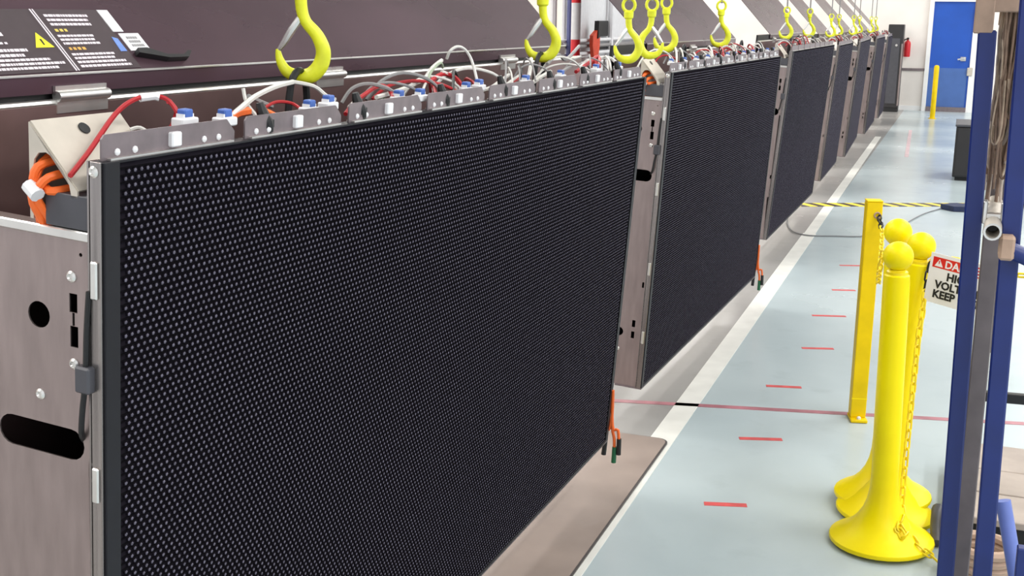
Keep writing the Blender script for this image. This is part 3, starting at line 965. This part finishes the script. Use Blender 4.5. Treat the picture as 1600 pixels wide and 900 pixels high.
st = make_stanchion()
index_kids()
STS = [((-0.124, 3.97, 0.014), -0.024, 'front yellow barrier stanchion, nearest of the three'),
       ((-0.145, 4.33, 0.032), -0.024, 'back left yellow barrier stanchion, mostly hidden behind the front one'),
       ((-0.128, 4.235, 0.006), 0.043, 'right yellow barrier stanchion, chain hanging down beside its shaft')]
for i, (loc, tilt, lab) in enumerate(STS):
    s = st if i == 0 else copy_tree(st)
    s.location = loc
    s.rotation_euler = (0, tilt, 0)
    tag(s, lab, 'stanchion', 'yellow ball topped stanchions')

# chains
LINK_PTS = []
for kx in range(20):
    a = 2 * math.pi * kx / 20
    c_, s_ = math.cos(a), math.sin(a)
    LINK_PTS.append((0.0095 * c_, 0, 0.0095 * s_ + (0.010 if s_ > 0 else -0.010)))
LINK_Y = MB().tube(LINK_PTS, 0.0036, 6, closed=True).mesh('chain_link', True, M['yellow_chain'])
LINK_B = MB().tube(LINK_PTS, 0.0036, 6, closed=True).mesh('chain_link', True, M['black'])
LINK_W = MB().tube(LINK_PTS, 0.0036, 6, closed=True).mesh('chain_link', True, M['white_plastic'])


def chain(name, path, label, colors='y', black=()):
    P = [Vector(p) for p in path]
    root = empty(name, P[0])
    tag(root, label, 'chain', 'plastic barrier chains')
    seg = []
    for a, b in zip(P[:-1], P[1:]):
        m = max(2, int((b - a).length / 0.004))
        seg += [a.lerp(b, i / m) for i in range(m)]
    seg.append(P[-1])
    acc, last, n = 0.0, 0, 0
    for i in range(1, len(seg)):
        acc += (seg[i] - seg[i - 1]).length
        if acc >= 0.0295:
            t = (seg[i] - seg[last]).normalized()
            mid = (seg[i] + seg[last]) / 2
            q = t.to_track_quat('Z', 'Y') @ Matrix.Rotation(math.radians(45 + 90 * (n % 2)), 3, 'Z').to_quaternion()
            me = LINK_Y
            if n in black:
                me = LINK_B
            o = link('chain_link', me, root)
            o.location = mid - P[0]
            o.rotation_mode = 'QUATERNION'
            o.rotation_quaternion = q
            last, acc, n = i, 0.0, n + 1
    return root


chain('barrier_chain', [(-0.050, 4.205, 0.945), (-0.052, 4.190, 0.925), (-0.056, 4.180, 0.88), (-0.066, 4.14, 0.70), (-0.069, 4.10, 0.45), (-0.070, 4.05, 0.22), (-0.068, 4.01, 0.12),
                        (-0.045, 3.95, 0.078), (-0.015, 3.90, 0.052), (0.012, 3.88, 0.040), (0.045, 3.86, 0.030), (0.080, 3.83, 0.014)],
      'yellow plastic chain hanging down between the front and right stanchions', black=(0, 1, 2))
chain('barrier_chain', [(-0.062, 3.95, 0.120), (-0.072, 3.90, 0.096), (-0.055, 3.875, 0.075), (-0.040, 3.905, 0.075), (-0.062, 3.915, 0.10), (-0.080, 3.88, 0.082)],
      'short tangle of yellow chain piled on the front stanchion base')
chain('barrier_chain', [(-0.288, 5.25, 0.928), (-0.262, 5.12, 0.88), (-0.243, 4.80, 0.80), (-0.232, 4.55, 0.785), (-0.225, 4.42, 0.86), (-0.212, 4.35, 0.960)],
      'yellow chain looping from the square post to the back left stanchion', black=(0, 1, 2))
chain('barrier_chain', [(-0.052, 4.25, 0.945), (-0.02, 4.16, 0.972), (0.04, 4.13, 0.972), (0.14, 4.08, 0.958), (0.23, 4.04, 0.955), (0.45, 4.02, 1.0), (0.90, 3.9, 1.10)],
      'yellow chain running right behind the blue frame, carrying the danger sign')

# ------------------------------------------------------------------ danger sign
sg = empty('danger_sign', (-0.048, 4.16, 0.990))
sg.rotation_euler = (0, math.radians(5), math.radians(-27))
tag(sg, 'white danger sign with red band hanging on the chain behind blue legs', 'sign')
W_, H_ = 0.225, 0.170
front = lambda u, v, d: (u, -d, v)
MB().box(0, W_, -0.001, 0.001, -H_, 0.0).build('sign_board', 'sign_white', sg)
MB().prism([(0.010, -0.048), (W_ - 0.008, -0.048), (W_ - 0.008, -0.012), (0.010, -0.012)], front, 0.001, 0.0016).build('red_band', 'sign_red', sg)
tri = MB().prism([(0.018, -0.043), (0.048, -0.043), (0.033, -0.017)], front, 0.0016, 0.0022)
tri.build('triangle', 'sign_white', sg)
MB().prism([(0.0315, -0.034), (0.0345, -0.034), (0.0352, -0.023), (0.0308, -0.023)], front, 0.0022, 0.0026).build('exclamation', 'sign_red', sg)
text_mesh('DANGER', 0.036, lambda x, y, z: (0.054 + x, -0.0020 - z, -0.0425 + y), None, bold=0.0009).build('lettering', 'sign_white', sg)
for t_, x_, z_ in (('HIGH', W_ / 2, -0.083), ('VOLTAGE', W_ / 2, -0.116), ('KEEP OUT', W_ / 2, -0.149)):
    text_mesh(t_, 0.037, lambda x, y, z, x_=x_, z_=z_: (x_ + x, -0.0018 - z, z_ + y), None, 'CENTER', bold=0.0013).build('lettering', 'ink', sg)

# ------------------------------------------------------------------ blue frame on the right
fr = empty('equipment_frame', (0.07, 3.1, 0))
tag(fr, 'tall blue tubular frame with grey mast standing at the right edge', 'frame')


def rel(p):
    return (p[0] - 0.07, p[1] - 3.1, p[2])


MB().bar(rel((0.078, 3.1, 0.0)), rel((0.042, 3.1, 1.728)), 0.042, 0.042, (0, 1, 0), 0.004).build('leg', 'blue', fr)
MB().bar(rel((0.164, 3.0, 0.0)), rel((0.121, 3.0, 1.95)), 0.044, 0.044, (0, 1, 0), 0.004).build('leg', 'blue', fr)
MB().bar(rel((0.113, 3.25, 0.0)), rel((0.102, 3.25, 1.50)), 0.044, 0.044, (0, 1, 0), 0.003).build('mast', 'mast', fr)
MB().bar(rel((0.120, 3.25, 0.90)), rel((0.117, 3.25, 1.56)), 0.020, 0.03, (0, 1, 0), 0.003).build('inner_mast', 'mast', fr)
MB().bar(rel((0.11, 3.25, 0.780)), rel((1.0, 3.3, 0.79)), 0.022, 0.026, ch=0.002).build('crossbar', 'black', fr)
MB().bar(rel((0.04, 3.1, 1.79)), rel((1.05, 3.3, 1.79)), 0.04, 0.04, ch=0.003).build('top_rail', 'tan', fr)
MB().bar(rel((0.032, 3.1, 1.72)), rel((0.032, 3.1, 1.81)), 0.044, 0.044, (0, 1, 0), 0.003).build('rail_bracket', 'tan', fr)
MB().bar(rel((1.0, 3.3, 0.0)), rel((1.0, 3.3, 1.80)), 0.048, 0.048, (0, 1, 0), 0.004).build('leg', 'blue', fr)
MB().tube([rel((0.192, 3.12, 0.545)), rel((0.26, 3.08, 0.28)), rel((0.29, 3.06, 0.02))], 0.019, 12).build('foot_brace', 'blue_light', fr, True)
MB().bar(rel((0.245, 2.9, 0.0)), rel((0.236, 2.9, 0.52)), 0.03, 0.03, (0, 1, 0), 0.003).build('short_leg', 'blue', fr)
# clamped pipe end facing the camera
pc = MB()
ang = [2 * math.pi * i / 16 for i in range(17)]
c0, c1 = rel((0.094, 2.93, 1.272)), rel((0.100, 3.21, 1.30))
pc.tube([c0, c1], 0.0205, 16, caps=False).tube([c1, c0], 0.0155, 16, caps=False)
n_ = 16
pipe = pc.build('pipe_end', 'chute', fr, True)
rg = MB()
vs, fs = [], []
for i in range(16):
    for r_ in (0.0155, 0.0205):
        vs.append((c0[0] + r_ * math.cos(ang[i]), c0[1], c0[2] + r_ * math.sin(ang[i])))
for i in range(16):
    j = (i + 1) % 16
    fs.append((2 * i, 2 * i + 1, 2 * j + 1, 2 * j))
rg.add(vs, fs).build('pipe_rim', 'steel_bright', pipe)
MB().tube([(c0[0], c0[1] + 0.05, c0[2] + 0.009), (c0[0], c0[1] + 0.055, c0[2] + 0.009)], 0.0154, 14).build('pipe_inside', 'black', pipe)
cl = MB().box(c0[0] - 0.024, c0[0] - 0.014, c0[1] + 0.06, c0[1] + 0.10, c0[2] + 0.008, c0[2] + 0.062, 0.002).box(c0[0] + 0.016, c0[0] + 0.026, c0[1] + 0.06, c0[1] + 0.10, c0[2] + 0.008, c0[2] + 0.060, 0.002)
cl.box(c0[0] - 0.016, c0[0] + 0.018, c0[1] + 0.065, c0[1] + 0.095, c0[2] + 0.022, c0[2] + 0.032)
cl.build('pipe_clamp', 'steel_bright', fr)
MB().tube([rel((0.106, 3.2, 1.33)), rel((0.110, 3.2, 1.37)), rel((0.112, 3.2, 1.43))], [0.008, 0.008, 0.006], 8).build('grey_hose', 'grey', fr, True)
MB().tube([rel((0.130, 2.96, 1.230)), rel((0.30, 2.96, 1.165))], 0.020, 12).build('side_arm', 'blue_light' if False else 'blue', fr, True)
MB().box(0.054 - 0.012, 0.054 + 0.022, -0.165, -0.095, 1.205, 1.262, 0.006).build('arm_clamp', 'tan', fr)

# cords draped over the top rail
cb = empty('cord_bundle', (0.095, 3.15, 1.81))
tag(cb, 'hanging bundle of brown and taupe cords between the two blue legs', 'cords')
rc = random.Random(3)
for i in range(60):
    x = 0.072 + 0.062 * rc.random()
    y = 3.13 + 0.09 * rc.random()
    zb = rc.uniform(1.22, 1.62) if i % 3 else rc.uniform(1.38, 1.5)
    sw = rc.uniform(-0.010, 0.012)
    pts = [(x - 0.003, y + 0.04, 1.74), (x - 0.002, y + 0.02, 1.81), (x, y - 0.022, 1.822), (x, y - 0.028, 1.78)]
    for k in range(1, 6):
        f_ = k / 5
        z = 1.78 + (zb - 1.78) * f_
        pts.append((x + sw * f_ + rc.uniform(-0.004, 0.004), y - 0.028 + rc.uniform(-0.005, 0.005), z))
    if rc.random() < 0.3:
        pts += [(x + sw + 0.012, y - 0.03, zb - 0.012), (x + sw + 0.02, y - 0.03, zb + 0.03), (x + sw + 0.018, y - 0.03, zb + 0.14)]
    pts = [Vector(p) - Vector((0.095, 3.15, 1.81)) for p in pts]
    link('cord', rod_mesh('cord', pts, rc.uniform(0.0025, 0.0045), rc.choice(('cord', 'cord2', 'cord3')), 6, 3), cb)

# ------------------------------------------------------------------ low plank platform beside the frame
pf = empty('plank_platform', (0.6, 4.5, 0))
tag(pf, 'low grey brown plank platform on the floor behind the blue frame', 'platform')
for (ya, yb) in ((4.02, 4.26), (4.27, 4.50), (4.505, 4.79)):
    MB().box(0.095 - 0.6, 1.3 - 0.6, ya - 4.5, yb - 4.5, 0.10, 0.125, 0.003).build('plank', 'platform', pf)
MB().box(0.11 - 0.6, 1.28 - 0.6, 4.04 - 4.5, 4.08 - 4.5, 0.0, 0.10).build('skirt', 'black', pf)
for yy in (4.2, 4.4, 4.7):
    MB().box(0.11 - 0.6, 1.28 - 0.6, yy - 4.5, yy + 0.04 - 4.5, 0.0, 0.10).build('bearer', 'mat_edge', pf)
# coil lying in front of the platform
coil = MB()
pts = []
for i in range(64):
    a = 2 * math.pi * i / 16
    pts.append((0.20 + (0.085 + 0.003 * (i // 16)) * math.cos(a), 3.80 + (0.085 + 0.004 * (i // 16)) * math.sin(a), 0.022 + 0.028 * i / 16))
coil.tube(pts, 0.017, 8)
co = coil.build('hose_coil', 'tan', None, True)
tag(co, 'coil of tan hose on the floor behind the blue legs', 'hose')
bl = MB().tube([(0.055, 4.0, 0.018), (0.05, 4.06, 0.05), (0.05, 4.10, 0.10), (0.055, 4.14, 0.03)], [0.018, 0.022, 0.022, 0.016], 10, 3).build('grey_pouch', 'dark_grey', None, True)
tag(bl, 'small dark grey pouch on the floor beside the stanchion bases', 'pouch')

# ------------------------------------------------------------------ floor cable and things farther off
fc = MB().tube([(-0.02, 11.95, 0.012), (-0.07, 11.9, 0.008), (-0.22, 11.5, 0.008), (-0.324, 11.05, 0.008), (-0.40, 10.6, 0.008), (-0.52, 10.15, 0.008), (-0.70, 9.98, 0.008), (-0.88, 9.92, 0.008), (-1.079, 9.86, 0.008), (-1.22, 9.98, 0.008), (-1.31, 10.3, 0.008), (-1.36, 10.6, 0.008), (-1.42, 11.2, 0.008)], 0.0055, 6, 4).build('floor_cable', 'grey_cable', None, True)
tag(fc, 'thin grey cable curving across the floor before the hazard tape', 'cable')
tl_ = MB().prism([(-0.10, 11.86), (0.02, 11.74), (0.30, 11.80), (0.34, 11.98), (0.04, 12.0)], up, 0.0035, 0.05).build('tool_pouch', mat('navy_cloth', (34, 44, 78), 0.7, noise=0.15, scale=20), None)
tag(tl_, 'flat navy pouch lying at the end of the floor cable', 'pouch')
ck = empty('black_cabinet', (0.42, 14.5, 0))
tag(ck, 'low black cabinet on the floor behind the blue frame', 'cabinet')
MB().box(-0.45, 0.95, -0.40, 0.40, 0.04, 0.60, 0.008).build('cabinet_body', 'crate', ck)
MB().box(-0.46, 0.96, -0.41, 0.41, 0.60, 0.625, 0.004).build('cabinet_top', 'dark_grey', ck)
MB().box(-0.42, 0.92, -0.36, 0.36, 0.0, 0.04).build('plinth', 'black', ck)
for xx in (-0.43, 0.03, 0.49):
    d_ = MB().box(xx, xx + 0.44, -0.412, -0.40, 0.06, 0.585, 0.003).build('door', 'crate', ck)
    MB().box(xx + 0.38, xx + 0.40, -0.425, -0.412, 0.28, 0.40, 0.003).build('handle', 'mast', d_)
tr = empty('pallet_truck', (0.60, 12.6, 0))
tag(tr, 'dark low pallet truck seen between the blue legs', 'truck')
for yy in (-0.25, 0.25):
    MB().box(-0.24, 0.75, yy - 0.08, yy + 0.08, 0.05, 0.11, 0.01).build('fork', 'mast', tr)
    MB().tube([(-0.16, yy - 0.05, 0.04), (-0.16, yy + 0.05, 0.04)], 0.036, 14).build('wheel', 'black', tr, True)
MB().box(0.55, 0.80, -0.20, 0.20, 0.06, 0.40, 0.02).build('pump_body', 'crate', tr)
MB().box(-0.20, 0.5, -0.17, 0.17, 0.112, 0.30, 0.01).build('battery_case', 'crate', tr)
MB().tube([(0.72, 0, 0.35), (0.95, 0, 1.0)], 0.022, 10).build('tow_bar', 'mast', tr, True)

bo = empty('round_bollard', (-0.478, 23.0, 0))
tag(bo, 'thin round yellow bollard before the blue door', 'bollard')
MB().lathe([(0.045, 0.01), (0.045, 0.93), (0.03, 0.955), (0.001, 0.96)], n=18).build('bollard_tube', 'yellow_post', bo, True)
MB().lathe([(0.07, 0.0), (0.07, 0.01), (0.001, 0.0101)], n=18).build('bollard_flange', 'yellow_post', bo, True)

uc = empty('upright_cabinet', (-1.27, 24.5, 0))
tag(uc, 'dark upright equipment cabinet at the end of the panel row', 'cabinet')
MB().box(-0.17, 0.115, -0.2, 0.25, 0.08, 1.66, 0.01).build('cabinet_body', 'crate', uc)
MB().box(-0.15, 0.11, -0.19, 0.24, 0.0, 0.08).build('plinth', 'black', uc)
MB().box(0.09, 0.119, -0.206, -0.19, 0.12, 1.30, 0.003).build('edge_trim', 'steel', uc)
MB().box(-0.13, 0.06, -0.208, -0.20, 0.16, 1.40, 0.004).build('cabinet_door', 'dark_grey', uc)
MB().tube([(0.0, -0.21, 1.27), (0.0, -0.235, 1.27)], 0.022, 12).build('knob', 'steel_bright', uc, True)

fe = empty('fire_extinguisher', (-1.095, 24.88, 1.04))
tag(fe, 'small bright red extinguisher on the far wall beside the dark cabinet', 'extinguisher')
MB().lathe([(0.055, 0.0), (0.062, 0.01), (0.062, 0.25), (0.05, 0.29), (0.022, 0.31), (0.022, 0.33)], n=18).build('cylinder', 'red_bright', fe, True)
MB().box(-0.02, 0.02, -0.05, 0.05, 0.33, 0.37, 0.005).build('valve', 'black', fe)
MB().tube([(0.0, -0.04, 0.35), (-0.08, -0.05, 0.30), (-0.085, -0.03, 0.12)], 0.012, 8, 3).build('hose', 'black', fe, True)
MB().box(-0.03, 0.03, 0.055, 0.12, 0.10, 0.20).build('wall_bracket', 'mast', fe)

# ------------------------------------------------------------------ behind the panels
wk = empty('pipe_rack', (-2.25, 7.4, 0))
tag(wk, 'white pipe rack standing behind the gap after the nearest panel', 'rack')
for z, m_ in ((1.60, 'white_plastic'), (1.565, 'grey'), (1.52, 'white_plastic'), (1.46, 'white_plastic'), (1.10, 'grey')):
    MB().tube([(0.0, -0.75, z), (0.0, 1.5, z)], 0.011, 8).build('rail', m_, wk, True)
for y in (-0.75, -0.42, -0.30, 0.45, 1.5):
    MB().tube([(0.0, y, 0.0), (0.0, y, 1.95)], 0.02, 8).build('upright', 'white_plastic', wk, True)
MB().tube([(0.03, -0.52, 0.3), (0.03, -0.52, 1.95)], 0.024, 8).build('upright', mat('slate_blue_paint', (86, 92, 140), 0.5), wk, True)
MB().box(-0.05, -0.03, -0.45, 1.4, 1.30, 1.95, 0.004).build('white_panel', 'white_plastic', wk)
MB().box(-0.028, -0.008, 0.20, 0.42, 1.62, 1.72, 0.004).build('dark_clip', 'black', wk)
MB().box(-0.028, -0.012, 0.10, 0.60, 1.535, 1.55, 0.002).build('dark_slot', 'black', wk)
rs = empty('tie_down_strap', (-2.225, 7.36, 0.0))
tag(rs, 'orange red strap hanging over the white pipe rack', 'strap')
MB().prism([(-0.045, 1.24), (0.045, 1.24), (0.05, 1.40), (0.04, 1.46), (0.085, 1.56), (0.085, 1.63), (0.05, 1.67), (-0.07, 1.63), (-0.07, 1.57), (-0.03, 1.48), (-0.04, 1.36)], lambda u, v, d: (d, u, v), 0.0, 0.022).build('webbing', mat('orange_red_webbing', (222, 72, 36), 0.6, noise=0.15, scale=25), rs)
MB().box(0.022, 0.032, -0.05, 0.05, 1.44, 1.475, 0.003).build('buckle', 'red_bright', rs)
MB().prism([(0.02, 1.61), (0.09, 1.63), (0.10, 1.70), (0.03, 1.72)], lambda u, v, d: (d, u, v), 0.0, 0.03).build('ratchet', 'black', rs)
ms = empty('marker_pole', (-2.06, 6.48, 0))
tag(ms, 'red and white striped pole behind the far end of the nearest panel', 'pole')
MB().lathe([(0.12, 0.0), (0.12, 0.02), (0.001, 0.021)], n=18).build('pole_base', 'black', ms, True)
for k in range(10):
    MB().tube([(0, 0, 0.02 + 0.2 * k), (0, 0, 0.22 + 0.2 * k)], 0.028, 10).build('pole_band', 'red_bright' if k % 2 else 'white_plastic', ms, True)
mc = empty('winch_unit', (-1.72, 4.6, 0))
tag(mc, 'brown grey winch unit on a stand behind the far end of the nearest panel', 'machine')
MB().box(-0.10, 0.10, -0.16, 0.16, 1.42, 1.68, 0.03).build('winch_housing', 'machine', mc)
MB().tube([(0.10, -0.03, 1.58), (0.13, -0.03, 1.58)], 0.03, 14).build('knob', 'chute', mc, True)
MB().box(-0.05, 0.05, -0.05, 0.05, 0.0, 1.42, 0.004).build('stand', 'mast', mc)
MB().box(-0.2, 0.2, -0.2, 0.2, 0.0, 0.02, 0.003).build('foot_plate', 'mast', mc)
